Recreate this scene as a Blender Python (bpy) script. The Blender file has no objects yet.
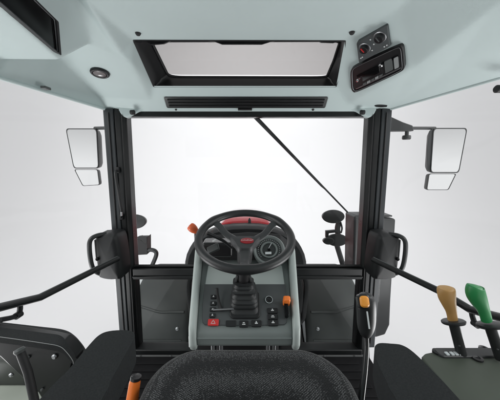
import bpy, math, random
from mathutils import Vector, Matrix
random.seed(7)
scn = bpy.context.scene
COL = scn.collection
R = math.radians
V = Vector
I4 = Matrix.Identity(4)

# ------------------------------------------------------------------ camera
F, CX, CY, PITCH = 260.0, 247.5, 200.0, R(8)
CAM = V((0, 0, 1.05))
cd = bpy.data.cameras.new("camera")
cam = bpy.data.objects.new("camera", cd); COL.objects.link(cam)
cam.location = CAM
cam.rotation_euler = (R(90) - PITCH, 0, 0)
cd.sensor_fit = 'HORIZONTAL'; cd.sensor_width = 36; cd.lens = 36 * F / 500
cd.shift_x = 0.005; cd.clip_start = 0.02; cd.clip_end = 200
scn.camera = cam

def ray(px, py):
    u = (px - CX) / F; v = (CY - py) / F
    return V((u, math.cos(PITCH) + v * math.sin(PITCH), -math.sin(PITCH) + v * math.cos(PITCH)))
def aty(px, py, y): d = ray(px, py); return CAM + d * (y / d.y)
def atz(px, py, z): d = ray(px, py); return CAM + d * ((z - CAM.z) / d.z)
def atx(px, py, x): d = ray(px, py); return CAM + d * (x / d.x)
def onp(px, py, p0, n): d = ray(px, py); return CAM + d * ((V(p0) - CAM).dot(n) / d.dot(n))

# ------------------------------------------------------------------ materials
def mat(name, col, rough=0.5, metal=0.0, bump=0.0, bscale=400, var=0.0, vscale=6, spec=0.5, coat=0.0, rvar=0.0):
    m = bpy.data.materials.new(name); m.use_nodes = True
    nt = m.node_tree; b = nt.nodes['Principled BSDF']
    b.inputs['Base Color'].default_value = (*col, 1)
    b.inputs['Roughness'].default_value = rough
    b.inputs['Metallic'].default_value = metal
    b.inputs['Specular IOR Level'].default_value = spec
    b.inputs['Coat Weight'].default_value = coat
    b.inputs['Coat Roughness'].default_value = 0.06
    tc = nt.nodes.new('ShaderNodeTexCoord')
    if bump:
        n = nt.nodes.new('ShaderNodeTexNoise'); n.inputs['Scale'].default_value = bscale; n.inputs['Detail'].default_value = 3
        nt.links.new(tc.outputs['Object'], n.inputs['Vector'])
        bp = nt.nodes.new('ShaderNodeBump'); bp.inputs['Strength'].default_value = bump; bp.inputs['Distance'].default_value = 0.002
        nt.links.new(n.outputs['Fac'], bp.inputs['Height']); nt.links.new(bp.outputs['Normal'], b.inputs['Normal'])
    if var or rvar:
        n2 = nt.nodes.new('ShaderNodeTexNoise'); n2.inputs['Scale'].default_value = vscale; n2.inputs['Detail'].default_value = 6
        nt.links.new(tc.outputs['Object'], n2.inputs['Vector'])
        if var:
            mr = nt.nodes.new('ShaderNodeMapRange'); mr.inputs['To Min'].default_value = 1 - var; mr.inputs['To Max'].default_value = 1 + var
            mr.inputs['From Min'].default_value = 0.3; mr.inputs['From Max'].default_value = 0.7
            nt.links.new(n2.outputs['Fac'], mr.inputs['Value'])
            mx = nt.nodes.new('ShaderNodeVectorMath'); mx.operation = 'SCALE'; mx.inputs[0].default_value = col
            nt.links.new(mr.outputs['Result'], mx.inputs['Scale']); nt.links.new(mx.outputs['Vector'], b.inputs['Base Color'])
        if rvar:
            mq = nt.nodes.new('ShaderNodeMapRange'); mq.inputs['To Min'].default_value = max(.02, rough - rvar); mq.inputs['To Max'].default_value = min(1, rough + rvar)
            mq.inputs['From Min'].default_value = 0.3; mq.inputs['From Max'].default_value = 0.7
            nt.links.new(n2.outputs['Fac'], mq.inputs['Value']); nt.links.new(mq.outputs['Result'], b.inputs['Roughness'])
    return m

def glass_mat(name, tint, refl, rough=0.0):
    m = bpy.data.materials.new(name); m.use_nodes = True
    nt = m.node_tree; nt.nodes.remove(nt.nodes['Principled BSDF'])
    out = nt.nodes['Material Output']
    t = nt.nodes.new('ShaderNodeBsdfTransparent'); t.inputs['Color'].default_value = (*tint, 1)
    g = nt.nodes.new('ShaderNodeBsdfGlossy'); g.inputs['Roughness'].default_value = rough
    mx = nt.nodes.new('ShaderNodeMixShader'); mx.inputs['Fac'].default_value = refl
    nt.links.new(t.outputs[0], mx.inputs[1]); nt.links.new(g.outputs[0], mx.inputs[2]); nt.links.new(mx.outputs[0], out.inputs['Surface'])
    return m

def fabric_mat(name, dark, light, scale, bump=0.6):
    m = bpy.data.materials.new(name); m.use_nodes = True
    nt = m.node_tree; b = nt.nodes['Principled BSDF']; L = nt.links.new
    b.inputs['Roughness'].default_value = 0.95; b.inputs['Specular IOR Level'].default_value = 0.15
    b.inputs['Sheen Weight'].default_value = 0.12
    tc = nt.nodes.new('ShaderNodeTexCoord')
    mp = nt.nodes.new('ShaderNodeMapping'); mp.inputs['Rotation'].default_value = (0, 0, R(38)); mp.inputs['Scale'].default_value = (1, 1.35, 1)
    L(tc.outputs['Object'], mp.inputs['Vector'])
    vo = nt.nodes.new('ShaderNodeTexVoronoi'); vo.inputs['Scale'].default_value = scale; vo.inputs['Randomness'].default_value = 0.32
    L(mp.outputs['Vector'], vo.inputs['Vector'])
    cr = nt.nodes.new('ShaderNodeValToRGB')
    cr.color_ramp.elements[0].position = 0.10; cr.color_ramp.elements[0].color = (*light, 1)
    cr.color_ramp.elements[1].position = 0.42; cr.color_ramp.elements[1].color = (*dark, 1)
    L(vo.outputs['Distance'], cr.inputs['Fac'])
    n2 = nt.nodes.new('ShaderNodeTexNoise'); n2.inputs['Scale'].default_value = 320; n2.inputs['Detail'].default_value = 3
    L(tc.outputs['Object'], n2.inputs['Vector'])
    mr = nt.nodes.new('ShaderNodeMapRange'); mr.inputs['From Min'].default_value = .3; mr.inputs['From Max'].default_value = .7
    mr.inputs['To Min'].default_value = .65; mr.inputs['To Max'].default_value = 1.35
    L(n2.outputs['Fac'], mr.inputs['Value'])
    sc = nt.nodes.new('ShaderNodeVectorMath'); sc.operation = 'SCALE'
    L(cr.outputs['Color'], sc.inputs[0]); L(mr.outputs['Result'], sc.inputs['Scale']); L(sc.outputs['Vector'], b.inputs['Base Color'])
    bp = nt.nodes.new('ShaderNodeBump'); bp.invert = True; bp.inputs['Strength'].default_value = bump; bp.inputs['Distance'].default_value = 0.003
    L(vo.outputs['Distance'], bp.inputs['Height']); L(bp.outputs['Normal'], b.inputs['Normal'])
    return m

M = dict(
    lining=mat('lining', (.485, .566, .562), .55, bump=.22, bscale=520, var=.03, vscale=3, spec=.4),
    backdrop=mat('backdrop', (.80, .80, .81), .9, spec=.1),
    frame=mat('frame', (.008, .009, .0095), .36, spec=.35, bump=.05, bscale=300, var=.25, rvar=.1),
    frame2=mat('frame2', (.026, .030, .033), .45, spec=.35, bump=.05, bscale=400, var=.15),
    rubber=mat('rubber', (.012, .012, .013), .6, bump=.1, bscale=500),
    plastic=mat('plastic', (.011, .012, .013), .5, spec=.35, bump=.15, bscale=900, var=.15, rvar=.08),
    grey=mat('grey', (.075, .082, .082), .5, bump=.12, bscale=900, var=.1),
    hard=mat('hard', (.024, .026, .027), .42, spec=.4, bump=.08, bscale=900, var=.15, rvar=.1),
    console=mat('console', (.155, .18, .175), .5, bump=.12, bscale=900, var=.05),
    console_lt=mat('console_lt', (.35, .395, .38), .5, bump=.1, bscale=900, var=.05),
    switch=mat('switch', (.055, .062, .064), .55, bump=.12, bscale=900, var=.1),
    gloss=mat('gloss', (.004, .004, .0045), .15, spec=.15),
    satin=mat('satin', (.012, .012, .013), .3),
    wheel=mat('wheel', (.018, .019, .020), .34, bump=.2, bscale=1200, var=.15),
    spoke=mat('spoke', (.045, .047, .049), .48, bump=.1, bscale=1200),
    chrome=mat('chrome', (.75, .76, .77), .2, metal=1),
    steel=mat('steel', (.35, .36, .37), .4, metal=1, var=.1),
    mirror=mat('mirror', (.86, .87, .88), .02, metal=1),
    red=mat('red', (.46, .010, .020), .07, coat=1),
    redb=mat('redb', (.52, .025, .025), .4), badge=mat('badge', (.30, .012, .018), .35), pink=mat('pink', (.62, .36, .37), .4),
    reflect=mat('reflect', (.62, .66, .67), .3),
    orange=mat('orange', (.85, .20, .03), .42, bump=.06, bscale=600),
    orred=mat('orred', (.72, .13, .04), .4),
    amber=mat('amber', (.90, .36, .05), .35),
    tan=mat('tan', (.47, .265, .09), .42, bump=.05, bscale=500, var=.08),
    green=mat('green', (.028, .25, .078), .38, bump=.05, bscale=500, var=.06),
    olive_mid=mat('olive_mid', (.045, .052, .046), .55, bump=.1, bscale=500, var=.1), olive=mat('olive', (.058, .070, .054), .55, bump=.15, bscale=800, var=.12),
    olive_lt=mat('olive_lt', (.42, .46, .40), .55, bump=.1, bscale=500, var=.1),
    mudguard=mat('mudguard', (.052, .057, .056), .5, bump=.1, bscale=300, var=.15, rvar=.1),
    tyre=mat('tyre', (.02, .02, .02), .75, bump=.2, bscale=200, var=.3),
    white=mat('white', (.75, .76, .76), .5),
    mark=mat('mark', (.6, .62, .62), .5),
    dial=mat('dial', (.035, .040, .040), .4, var=.05),
    arm=mat('arm', (.030, .032, .034), .8, bump=.3, bscale=700, var=.25, vscale=40, spec=.25),
    seat=fabric_mat('seat', (.010, .011, .012), (.17, .174, .178), 185, .45),
    armcloth=mat('armcloth', (.028, .030, .031), .85, bump=.35, bscale=1100, var=.22, vscale=420, spec=.15),
    mat=mat('mat', (.008, .008, .009), .8, bump=.3, bscale=250, var=.3, spec=.2),
    glass=glass_mat('glass', (.99, .993, .992), .012),
    hatchglass=glass_mat('hatchglass', (.70, .69, .685), .03),
    dial_lt=mat('dial_lt', (.25, .26, .26), .5), lens=mat('lens', (.10, .085, .085), .15, coat=.5),
)

# ------------------------------------------------------------------ mesh helpers
def smooth(pts, n=6, closed=False):
    P = [V(p) for p in pts]; out = []; N = len(P)
    rng = range(N) if closed else range(N - 1)
    for i in rng:
        g = (lambda k: P[k % N]) if closed else (lambda k: P[max(0, min(N - 1, k))])
        p0, p1, p2, p3 = g(i - 1), g(i), g(i + 1), g(i + 2)
        for k in range(n):
            t = k / n
            out.append(.5 * ((2 * p1) + (p2 - p0) * t + (2 * p0 - 5 * p1 + 4 * p2 - p3) * t * t + (3 * p1 - p0 - 3 * p2 + p3) * t ** 3))
    if not closed: out.append(P[-1])
    return out

def rrect(w, h, r, n=6):
    pts = []
    r = min(r, w / 2 - 1e-5, h / 2 - 1e-5)
    for cx, cy, a in ((w/2-r, h/2-r, 0), (-w/2+r, h/2-r, 90), (-w/2+r, -h/2+r, 180), (w/2-r, -h/2+r, 270)):
        for k in range(n + 1):
            t = R(a + 90 * k / n); pts.append((cx + r * math.cos(t), cy + r * math.sin(t)))
    return pts

class MB:
    def __init__(s): s.v = []; s.f = []
    def add(s, vs, fs, T=None):
        o = len(s.v)
        s.v += [(T @ V(p)) if T else V(p) for p in vs]
        s.f += [tuple(i + o for i in f) for f in fs]; return s
    def box(s, c, size, T=None):
        x, y, z = (k / 2 for k in size); c = V(c)
        vs = [c + V((a * x, b * y, d * z)) for a in (-1, 1) for b in (-1, 1) for d in (-1, 1)]
        return s.add(vs, [(0,1,3,2),(4,6,7,5),(0,4,5,1),(2,3,7,6),(0,2,6,4),(1,5,7,3)], T)
    def rings(s, rings, closed_ring=True, cap0=True, cap1=True, loop=False):
        n = len(rings[0]); vs = [p for r in rings for p in r]; fs = []
        m = len(rings)
        for i in range(m if loop else m - 1):
            for k in range(n if closed_ring else n - 1):
                a, b = i * n + k, i * n + (k + 1) % n
                c, d = ((i + 1) % m) * n + (k + 1) % n, ((i + 1) % m) * n + k
                fs.append((a, b, c, d))
        if cap0 and not loop: fs.append(tuple(range(n - 1, -1, -1)))
        if cap1 and not loop: fs.append(tuple((m - 1) * n + k for k in range(n)))
        return s.add(vs, fs)
    def tube(s, pts, r, n=14, loop=False, up=None, flat=1.0):
        P = [V(p) for p in pts]; m = len(P)
        rr = r if isinstance(r, (list, tuple)) else [r] * m
        if len(rr) != m:
            q = rr; rr = [q[0] + 0 for _ in range(m)]
            for i in range(m):
                t = i / (m - 1) * (len(q) - 1); k = min(int(t), len(q) - 2); rr[i] = q[k] + (q[k + 1] - q[k]) * (t - k)
        rings = []; ref = V(up) if up else None
        for i in range(m):
            if loop: t = P[(i + 1) % m] - P[i - 1]
            else: t = P[min(m - 1, i + 1)] - P[max(0, i - 1)]
            t.normalize()
            if ref is None: ref = V((0, 0, 1)) if abs(t.z) < .9 else V((1, 0, 0))
            a = (ref - t * ref.dot(t)).normalized(); b = t.cross(a)
            if not up: ref = a
            rings.append([P[i] + (a * math.cos(2*math.pi*k/n) * flat + b * math.sin(2*math.pi*k/n)) * rr[i] for k in range(n)])
        return s.rings(rings, loop=loop)
    def lathe(s, o, axis, prof, n=28, cap=True):
        o = V(o); ax = V(axis).normalized()
        a = ax.orthogonal().normalized(); b = ax.cross(a)
        rings = [[o + ax * h + (a * math.cos(2*math.pi*k/n) + b * math.sin(2*math.pi*k/n)) * r for k in range(n)] for r, h in prof]
        return s.rings(rings, cap0=cap, cap1=cap)
    def prism(s, poly, vec):
        vec = V(vec)
        return s.rings([[V(p) for p in poly], [V(p) + vec for p in poly]])
    def pad(s, outline, prof, T, inner=4, crown=0.0):
        """rounded cushion: outline 2D, prof = [(inset, z)...] from bottom to top, then concentric rings to the centre"""
        n = len(outline); O = [V((p[0], p[1])) for p in outline]
        nrm = []
        for i in range(n):
            t = (O[(i + 1) % n] - O[i - 1]).normalized(); nrm.append(V((-t.y, t.x)))
        area = sum(O[i].x * O[(i+1) % n].y - O[(i+1) % n].x * O[i].y for i in range(n))
        sg = 1 if area > 0 else -1
        rings = [[T @ V(((O[i] + nrm[i] * sg * d).x, (O[i] + nrm[i] * sg * d).y, z)) for i in range(n)] for d, z in prof]
        d, z = prof[-1]; c = sum(O, V((0, 0))) / n
        base = [O[i] + nrm[i] * sg * d for i in range(n)]
        for k in range(1, inner + 1):
            f = 1 - k / (inner + .15)
            rings.append([T @ V(((c + (p - c) * f).x, (c + (p - c) * f).y, z + crown * (1 - f * f))) for p in base])
        return s.rings(rings)
    def build(s, name, m, parent=None, bevel=0, seg=3, sm=True, ang=35, subd=0):
        o0 = V(parent_world(parent)) if parent else V((0, 0, 0))
        me = bpy.data.meshes.new(name)
        me.from_pydata([tuple(p - o0) for p in s.v], [], s.f)
        import bmesh
        bm = bmesh.new(); bm.from_mesh(me)
        bmesh.ops.recalc_face_normals(bm, faces=bm.faces); bm.to_mesh(me); bm.free()
        me.materials.append(M[m])
        o = bpy.data.objects.new(name, me); COL.objects.link(o)
        if parent: o.parent = parent
        if bevel:
            b = o.modifiers.new('bevel', 'BEVEL'); b.width = bevel; b.segments = seg; b.limit_method = 'ANGLE'; b.angle_limit = R(28); b.harden_normals = False
        if subd:
            q = o.modifiers.new('subd', 'SUBSURF'); q.levels = q.render_levels = subd
        if sm:
            me.shade_smooth()
            if not subd:
                me.set_sharp_from_angle(angle=R(ang))
                if bevel:
                    w = o.modifiers.new('wn', 'WEIGHTED_NORMAL'); w.keep_sharp = True
        return o

def parent_world(p):
    q = V((0, 0, 0))
    while p: q = q + p.location; p = p.parent
    return q
def thing(name, label, cat, loc=(0, 0, 0), group=None):
    o = bpy.data.objects.new(name, None); COL.objects.link(o); o.location = loc
    o.empty_display_size = .05
    o['label'] = label; o['category'] = cat
    if group: o['group'] = group
    return o
def tag(o, label, cat, group=None):
    o['label'] = label; o['category'] = cat
    if group: o['group'] = group
    return o
def basis(o, x, y, z):
    return Matrix(((x[0], y[0], z[0], o[0]), (x[1], y[1], z[1], o[1]), (x[2], y[2], z[2], o[2]), (0, 0, 0, 1)))
def frame_of(o, n, xhint=(1, 0, 0)):
    n = V(n).normalized(); x = V(xhint); x = (x - n * x.dot(n)).normalized(); y = n.cross(x)
    return basis(V(o), x, y, n)
def button(w, h, t, r, T, lip=.0015):
    return MB().pad(rrect(w, h, r), [(0, 0), (0, t - lip), (lip, t)], T, 1)

# ================================================================== SETTING
GZ = -1.05
prof = [(-14, GZ), (4.5, GZ)]
for k in range(1, 13):
    a = R(90 * k / 12); prof.append((4.5 + 3.0 * math.sin(a), GZ + 3.0 * (1 - math.cos(a))))
prof.append((7.5, 9))
m = MB()
m.rings([[V((x, y, z)) for y, z in prof] for x in (-16, -8, 0, 8, 16)], closed_ring=False, cap0=False, cap1=False)
o = m.build('backdrop', 'backdrop'); o['kind'] = 'structure'; 

m = MB().box((0, .35, -.045), (1.36, 1.94, .05))
for k in range(14): m.box((0, .62 + k * .05, -.0165), (1.2, .022, .006))
o = m.build('floor', 'mat', bevel=.002, seg=1); o['kind'] = 'structure'

# ================================================================== ROOF
roof = thing('cab_roof', 'pale grey-green moulded cab roof lining over the whole cab', 'roof', (0, .4, 1.5))
LPO = V((-.552, .99, 1.47))
LPN = (V((-.462, 1.30, 1.352)) - LPO).cross(V((-.715, 1.30, 1.365)) - LPO).normalized()
VN = dict(
    cL1=(-.44, -.6, 1.5), cL2=(-.449, .794, 1.5), cL3=onp(121.5, 55, LPO, LPN),
    H0L=(-.42, 1.03, 1.5), H1L=(-.43, 1.247, 1.40), H1R=(.405, 1.247, 1.40),
    Lp1=onp(130.5, 62, LPO, LPN), Lp2=(-.468, 1.302, 1.352), Lq=(-.715, 1.30, 1.365), Lr=LPO, Ls=onp(27, 24, LPO, LPN),
    E1=(-.825, .907, 1.33), E2=(-.705, 1.36, 1.315), Eb=(-.845, -.6, 1.33),
    pa=(-.605, .895, 1.38), pb=(-.812, .905, 1.385), pb2=(-.83, -.6, 1.385), pa2=(-.533, .613, 1.385), pa3=(-.50, -.6, 1.385),
    U1=(-.480, -.6, 1.535), U2=(-.490, .80, 1.53), U3=onp(114.5, 53.2, LPO, LPN) + V((0, -.01, .012)),
    S1=(-.551, .815, 1.455), S2=(-.487, .575, 1.458), S3=(-.455, -.6, 1.458),
    WL=(-.563, 1.352, 1.308), WR=(.580, 1.352, 1.308),
    R1=(.360, 1.035, 1.5), R2=(.443, .835, 1.5), R3=(.443, -.6, 1.5), R4=(.594, .973, 1.39), R5=(.490, 1.319, 1.337),
    R6=(.575, -.6, 1.415), R6b=(.578, .653, 1.415),
    E1R=(.84, .907, 1.33), E2R=(.705, 1.36, 1.315), EbR=(.855, -.6, 1.33), RmA=(.70, .95, 1.372), RmB=(.70, -.6, 1.385),
)
ks = list(VN); ix = {k: i for i, k in enumerate(ks)}
FN = ['cL1 cL2 R2 R3', 'cL2 cL3 H0L', 'cL2 H0L R1 R2', 'H0L cL3 Lp1', 'H0L Lp1 Lp2 H1L', 'Lr U3 cL3 Lp1 Lp2 Lq Ls', 'cL1 cL2 U2 U1', 'cL2 cL3 U3 U2', 'Ls Lq E2 E1',
      'Lp2 Lq E2 WL', 'pa pb pb2 pa3 pa2', 'pa pa2 S2 S1', 'pa2 pa3 S3 S2', 'S1 S2 U2', 'S2 S3 U1 U2', 'pa S1 Lr', 'S1 U2 U3 Lr',
      'pa Lr Ls', 'pb pa Ls', 'pb Ls E1', 'pb E1 Eb pb2',
      'R1 R2 R4 R5', 'R1 R5 H1R', 'R2 R3 R6 R6b R4', 'R4 R6b R6 RmB RmA', 'RmA RmB EbR E1R', 'R4 RmA E1R E2R', 'R4 E2R R5', 'H1L H1R R5 WR WL Lp2', 'R5 E2R WR']
m = MB(); m.add([V(VN[k]) for k in ks], [tuple(ix[q] for q in f.split()) for f in FN])
# outer lip so that the lining has an edge with depth, closed by an outer skin
outer = ['Eb', 'E1', 'E2', 'WL', 'WR', 'E2R', 'E1R', 'EbR']
lo = [V(VN[k]) for k in outer]
up1 = [V((p.x * 1.02, p.y + (.02 if p.y > 1 else 0), p.z + .012)) for p in lo]
up2 = [V((p.x * .97, p.y - (.03 if p.y > 1 else 0), 1.40 if abs(p.x) < .65 else 1.64)) for p in lo]
hd = m.build('headliner', 'lining', roof, ang=180)
import bmesh
bm = bmesh.new(); bm.from_mesh(hd.data)
bmesh.ops.remove_doubles(bm, verts=bm.verts, dist=1e-5)
bmesh.ops.triangulate(bm, faces=bm.faces)
for lim in (.4, .2, .1, .05, .028, .018):
    for _ in range(2):
        ed = [e for e in bm.edges if e.calc_length() > lim]
        if ed:
            bmesh.ops.subdivide_edges(bm, edges=ed, cuts=1, use_grid_fill=False)
            bmesh.ops.triangulate(bm, faces=[f for f in bm.faces if len(f.verts) > 3])
    bmesh.ops.beautify_fill(bm, faces=bm.faces, edges=[e for e in bm.edges if not e.is_boundary and e.calc_face_angle(1) < .002])
inner_v = [v for v in bm.verts if not v.is_boundary]
for _ in range(2): bmesh.ops.smooth_vert(bm, verts=inner_v, factor=.5, use_axis_x=True, use_axis_y=True, use_axis_z=True)
bmesh.ops.recalc_face_normals(bm, faces=bm.faces)
for f in bm.faces: f.smooth = True
bm.to_mesh(hd.data); bm.free()
for s_ in ('', 'R'):
    pts_ = [V(VN[k]) + V((0, 0, .002)) for k in ('Eb' + s_, 'E1' + s_, 'E2' + s_)]
    MB().tube([pts_[0], pts_[0].lerp(pts_[1], .5), pts_[1], pts_[1].lerp(pts_[2], .5), pts_[2]], .007, 10).build('edge_bead', 'lining', roof)
m = MB()
for A, B in ((lo, up1), (up1, up2)):
    for i in range(len(A) - 1):
        m.add([A[i], A[i + 1], B[i + 1], B[i]], [(0, 1, 2, 3)])
# top skin with a hole over the hatch
hx0, hx1, hy0, hy1 = -.46, .45, .98, 1.29
for x0, x1, y0, y1 in ((-.85, hx0, -.6, 1.36), (hx1, .85, -.6, 1.36), (hx0, hx1, -.6, hy0)):
    m.add([(x0, y0, 1.64), (x1, y0, 1.64), (x1, y1, 1.64), (x0, y1, 1.64)], [(0, 1, 2, 3)])
m.add([V(VN[k]) for k in ('Eb', 'pb2', 'pa3', 'S3', 'U1', 'cL1', 'R3', 'R6', 'RmB', 'EbR')] + [V((.85, -.6, 1.64)), V((-.85, -.6, 1.64))], [tuple(range(12))])
m.build('outer_shell', 'lining', roof, sm=False)

# hatch : black shaft, seal and glass
hatch = bpy.data.objects.new('roof_hatch', None)
COL.objects.link(hatch); hatch.parent = roof; hatch.location = V((0, 1.14, 1.46)) - roof.location
c0, c1, c2, c3 = V(VN['H0L']), V(VN['H1L']), V(VN['H1R']), V(VN['R1'])
cm = V((.398, 1.12, 1.466))
up = V((0, .03, .055))
g0 = aty(150, 41, 1.10); g1 = aty(168, 77, 1.285); g2 = aty(327, 77.5, 1.285); g3 = aty(341, 40.5, 1.10)
lowr = [c0 + V((.0, -.002, -.004)), c1 + V((0, .004, -.005)), c2 + V((0, .004, -.005)), cm + V((0, 0, -.006)), c3 + V((0, -.002, -.004))]
gm = g2.lerp(g3, .5) + V((.004, 0, 0))
upr = [g0, g1, g2, gm, g3]
def roundloop(P, r=.12, n=5):
    out = []; N = len(P)
    for i in range(N):
        p, a, b = P[i], P[i - 1], P[(i + 1) % N]
        pa_, pb_ = p.lerp(a, r), p.lerp(b, r)
        for k in range(n + 1):
            t = k / n; out.append(pa_.lerp(p, t).lerp(p.lerp(pb_, t), t))
    return out
Lo, Up = roundloop(lowr, .02), roundloop(upr, .10)
cc = sum(Up, V((0,0,0))) / len(Up)
m = MB()
lip = [p + (p - sum(Lo, V((0,0,0))) / len(Lo)).normalized() * .006 + V((0, 0, .004)) for p in Lo]
m.rings([lip, Lo, [a.lerp(b, .45) for a, b in zip(Lo, Up)], [a.lerp(b, .55) + V((0, 0, .006)) for a, b in zip(Lo, Up)],
         [a.lerp(b, .9) for a, b in zip(Lo, Up)], [p + V((0,0,.004)) for p in Up], [p + (cc - p) * .02 + V((0, 0, .004)) for p in Up]], cap0=False, cap1=False)
m.build('shaft', 'satin', hatch, ang=40)
m = MB(); m.tube([p + (cc - p) * .012 for p in Up], .0045, 8, loop=True); m.build('seal', 'rubber', hatch)
m = MB(); m.rings([[p + (p - cc) * .03 + V((0, 0, .012)) for p in Up], [p + (p - cc) * .03 + V((0, 0, .016)) for p in Up]]); m.build('pane', 'hatchglass', hatch)
# catches along the rear edge of the hatch
for x0, x1 in ((152, 172), (231, 272), (333, 345)):
    pass
m = MB()
for pl in (((150,40.5),(150,45),(163,44),(170,41)), ((205,40.5),(214,41.5),(222,44.5),(262,44.5),(270,42),(278,40.5)), ((317,40.5),(322,42.5),(334,43),(343,40.5))):
    m.prism([aty(px, py, 1.075) for px, py in pl], (0, .018, .006))
m.build('catch', 'plastic', hatch, bevel=.002)

# slot (roller blind housing) in the header
sn = (V(VN['H1R']) - V(VN['H1L'])).cross(V(VN['WL']) - V(VN['H1L'])).normalized()
if sn.z > 0: sn = -sn
sp = V(VN['H1L'])
def hpt(px, py): return onp(px, py, sp, sn)
pc = hpt(246, 102.3); w = (hpt(326, 102) - hpt(166, 102)).length; h = (hpt(246, 97.5) - hpt(246, 107.5)).length
T = frame_of(pc, sn)
slot = MB().pad(rrect(w, h, .004), [(-.003, -.002), (-.003, .003), (0, .004)], T, 1).build('blind_slot', 'hard', roof)
m = MB(); 
for k in range(3): m.box((0, (-.3 + .3 * k) * h, .0065), (w * .97, h * .16, .006), T)
m.build('slat', 'satin', slot, bevel=.001)
m = MB().box((0, 0, .006), (w * .09, .009, .012), frame_of(hpt(245, 108.5), sn)); m.build('pull_tab', 'rubber', roof, bevel=.002)
m = MB(); m.lathe(hpt(313, 109.5), sn, [(.001, .004), (.006, .003), (.006, -.001)], 12).build('clip', 'rubber', roof); MB().lathe(hpt(176, 109.5), sn, [(.001, .004), (.005, .003), (.005, -.001)], 12).build('clip', 'rubber', roof)
# roof clips in the ceiling
for px, py in ((138, 33), (352, 32)):
    p = atz(px, py, 1.5)
    MB().lathe(p, (0, 0, -1), [(.010, -.002), (.009, .004), (.006, .008), (.001, .009)], 16).build('clip', 'rubber', roof)
# interior lamp on the left front slope
ln = LPN.copy()
if ln.z > 0: ln = -ln
lp = onp(100, 72.3, VN['Lr'], ln); lp = lp + ln * .002
T = frame_of(lp, ln)
E = [(.038 * math.cos(2*math.pi*k/28), .030 * math.sin(2*math.pi*k/28)) for k in range(28)]
lamp = MB().pad(E, [(0, -.012), (0, .004), (.003, .008), (.009, .008), (.011, .004)], T, 1).build('interior_lamp', 'plastic', roof)
MB().pad([(x * .70, y * .66) for x, y in E], [(0, .002), (.001, .0075)], T, 3, .003).build('lens', 'lens', lamp)
# oval plug on the rim by the right pillar and little lip catch at left
T = frame_of(onp(382.5, 103.5, VN['R5'], V((0,-.2,-1)).normalized()) + V((0, 0, -.006)), (0, -.2, -1))
MB().pad([(x * 1.0, y * .55) for x, y in E], [(0, -.02), (0, .004), (.003, .007)], T, 2).build('plug', 'plastic', roof)
MB().box(atz(43, 87, 1.336) + V((.01, 0, -.004)), (.02, .03, .010)).build('clip', 'grey', roof, bevel=.002)
# pale pillar caps where the lining wraps the pillar heads
for s in (-1, 1):
    cap = [(106, 103), (109, 107), (116, 109.5), (123, 116.5), (126.5, 118), (131, 115.5), (138, 111.5), (146, 109), (146, 104)]
    m = MB(); m.prism([aty(px if s < 0 else 495 - px, py, 1.340) for px, py in cap], (0, .035, 0))
    m.build('pillar_cap', 'lining', roof, bevel=.008, seg=4)
    MB().lathe((s*.565, 1.322, 1.298), (s * .8, -1, -.2), [(.012, -.01), (.011, .008), (.003, .012)], 16).build('clip', 'rubber', roof)

# ---- overhead glossy panel on the left pod
fn = (V(VN['pa2']) - V(VN['pa'])).cross(V(VN['S1']) - V(VN['pa'])).normalized()
if fn.z > 0: fn = -fn
fp = V(VN['pa']) + fn * .013
def pod(px, py, off=0): return onp(px, py, fp + fn * off, fn)
Pq = [pod(60, 55.5), pod(57, 21), pod(33.5, -2), pod(-40, -75), pod(-62, -50)]
ov = thing('overhead_screen', 'long glossy black panel in a black frame set in the left roof pod', 'screen', Pq[0])
cq = sum(Pq, V((0,0,0))) / 5
rl = roundloop(Pq, .04)
m = MB(); m.rings([[p - fn * .02 for p in rl], [p + fn * .004 for p in rl], [p + (cq - p) * .02 + fn * .006 for p in rl], [p + (cq - p) * .075 + fn * .004 for p in rl], [p + (cq - p) * .09 - fn * .006 for p in rl]], cap1=False)
m.build('bezel', 'plastic', ov, ang=30)
m = MB(); m.rings([[p + (cq - p) * .07 - fn * .012 for p in rl], [p + (cq - p) * .085 - fn * .003 for p in rl]]); m.build('glossy_face', 'gloss', ov)
m = MB(); m.tube([p + (cq - p) * .082 - fn * .001 for p in rl], .0018, 6, loop=True); m.build('trim', 'steel', ov)

# ---- heater controls and radio on the right pod
P1, P2, P4, P5 = V(VN['R1']), V(VN['R2']), V(VN['R4']), V(VN['R5'])
rn = (P4 - P1).cross(P5 - P2).normalized()
if rn.y > 0: rn = -rn
rc = (P1 + P2 + P4 + P5) / 4
def rp(px, py, off=0): return onp(px, py, rc + rn * off, rn)
def quadplate(corners, prof_, rnd=.08):
    c = sum(corners, V((0,0,0))) / len(corners); rl = roundloop(corners, rnd)
    m = MB(); m.rings([[p + (c - p) * s_ + rn * z_ for p in rl] for s_, z_ in prof_]); return m, c
cor = [rp(356.8, 41.8, .004), rp(388, 23.2, .004), rp(390.6, 45.5, .004), rp(359.3, 62.3, .004)]
m, c = quadplate(cor, [(0, -.03), (0, .003), (.03, .006)])
hp = thing('heater_panel', 'black heater control plate with two round knobs above the radio', 'control panel', c)
m.build('plate', 'switch', hp, ang=30)
hx = (rp(380, 40) - rp(366, 48)).normalized()
for px, py in ((364.8, 48), (380, 37)):
    kc = rp(px, py, .010)
    MB().lathe(kc, rn, [(.0205, -.002), (.0205, .001), (.0185, .002), (.018, .001)], 28).build('scale_ring', 'steel', hp)
    k = MB().lathe(kc, rn, [(.0155, 0), (.0150, .012), (.0135, .014), (.001, .0145)], 24).build('knob', 'satin', hp)
    MB().box((0, .004, .015), (.003, .018, .003), frame_of(kc, rn, hx)).build('pointer', 'redb' if px < 370 else 'grey', k)
for px, py in ((370.5, 39.5), (372.3, 50.2), (374, 44), (384.5, 46.5), (387, 45), (361, 58), (362.5, 57)):
    MB().box((0, 0, .001), (.004, .004, .002), frame_of(rp(px, py, .0105), rn, hx)).build('symbol', 'mark', hp)
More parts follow.
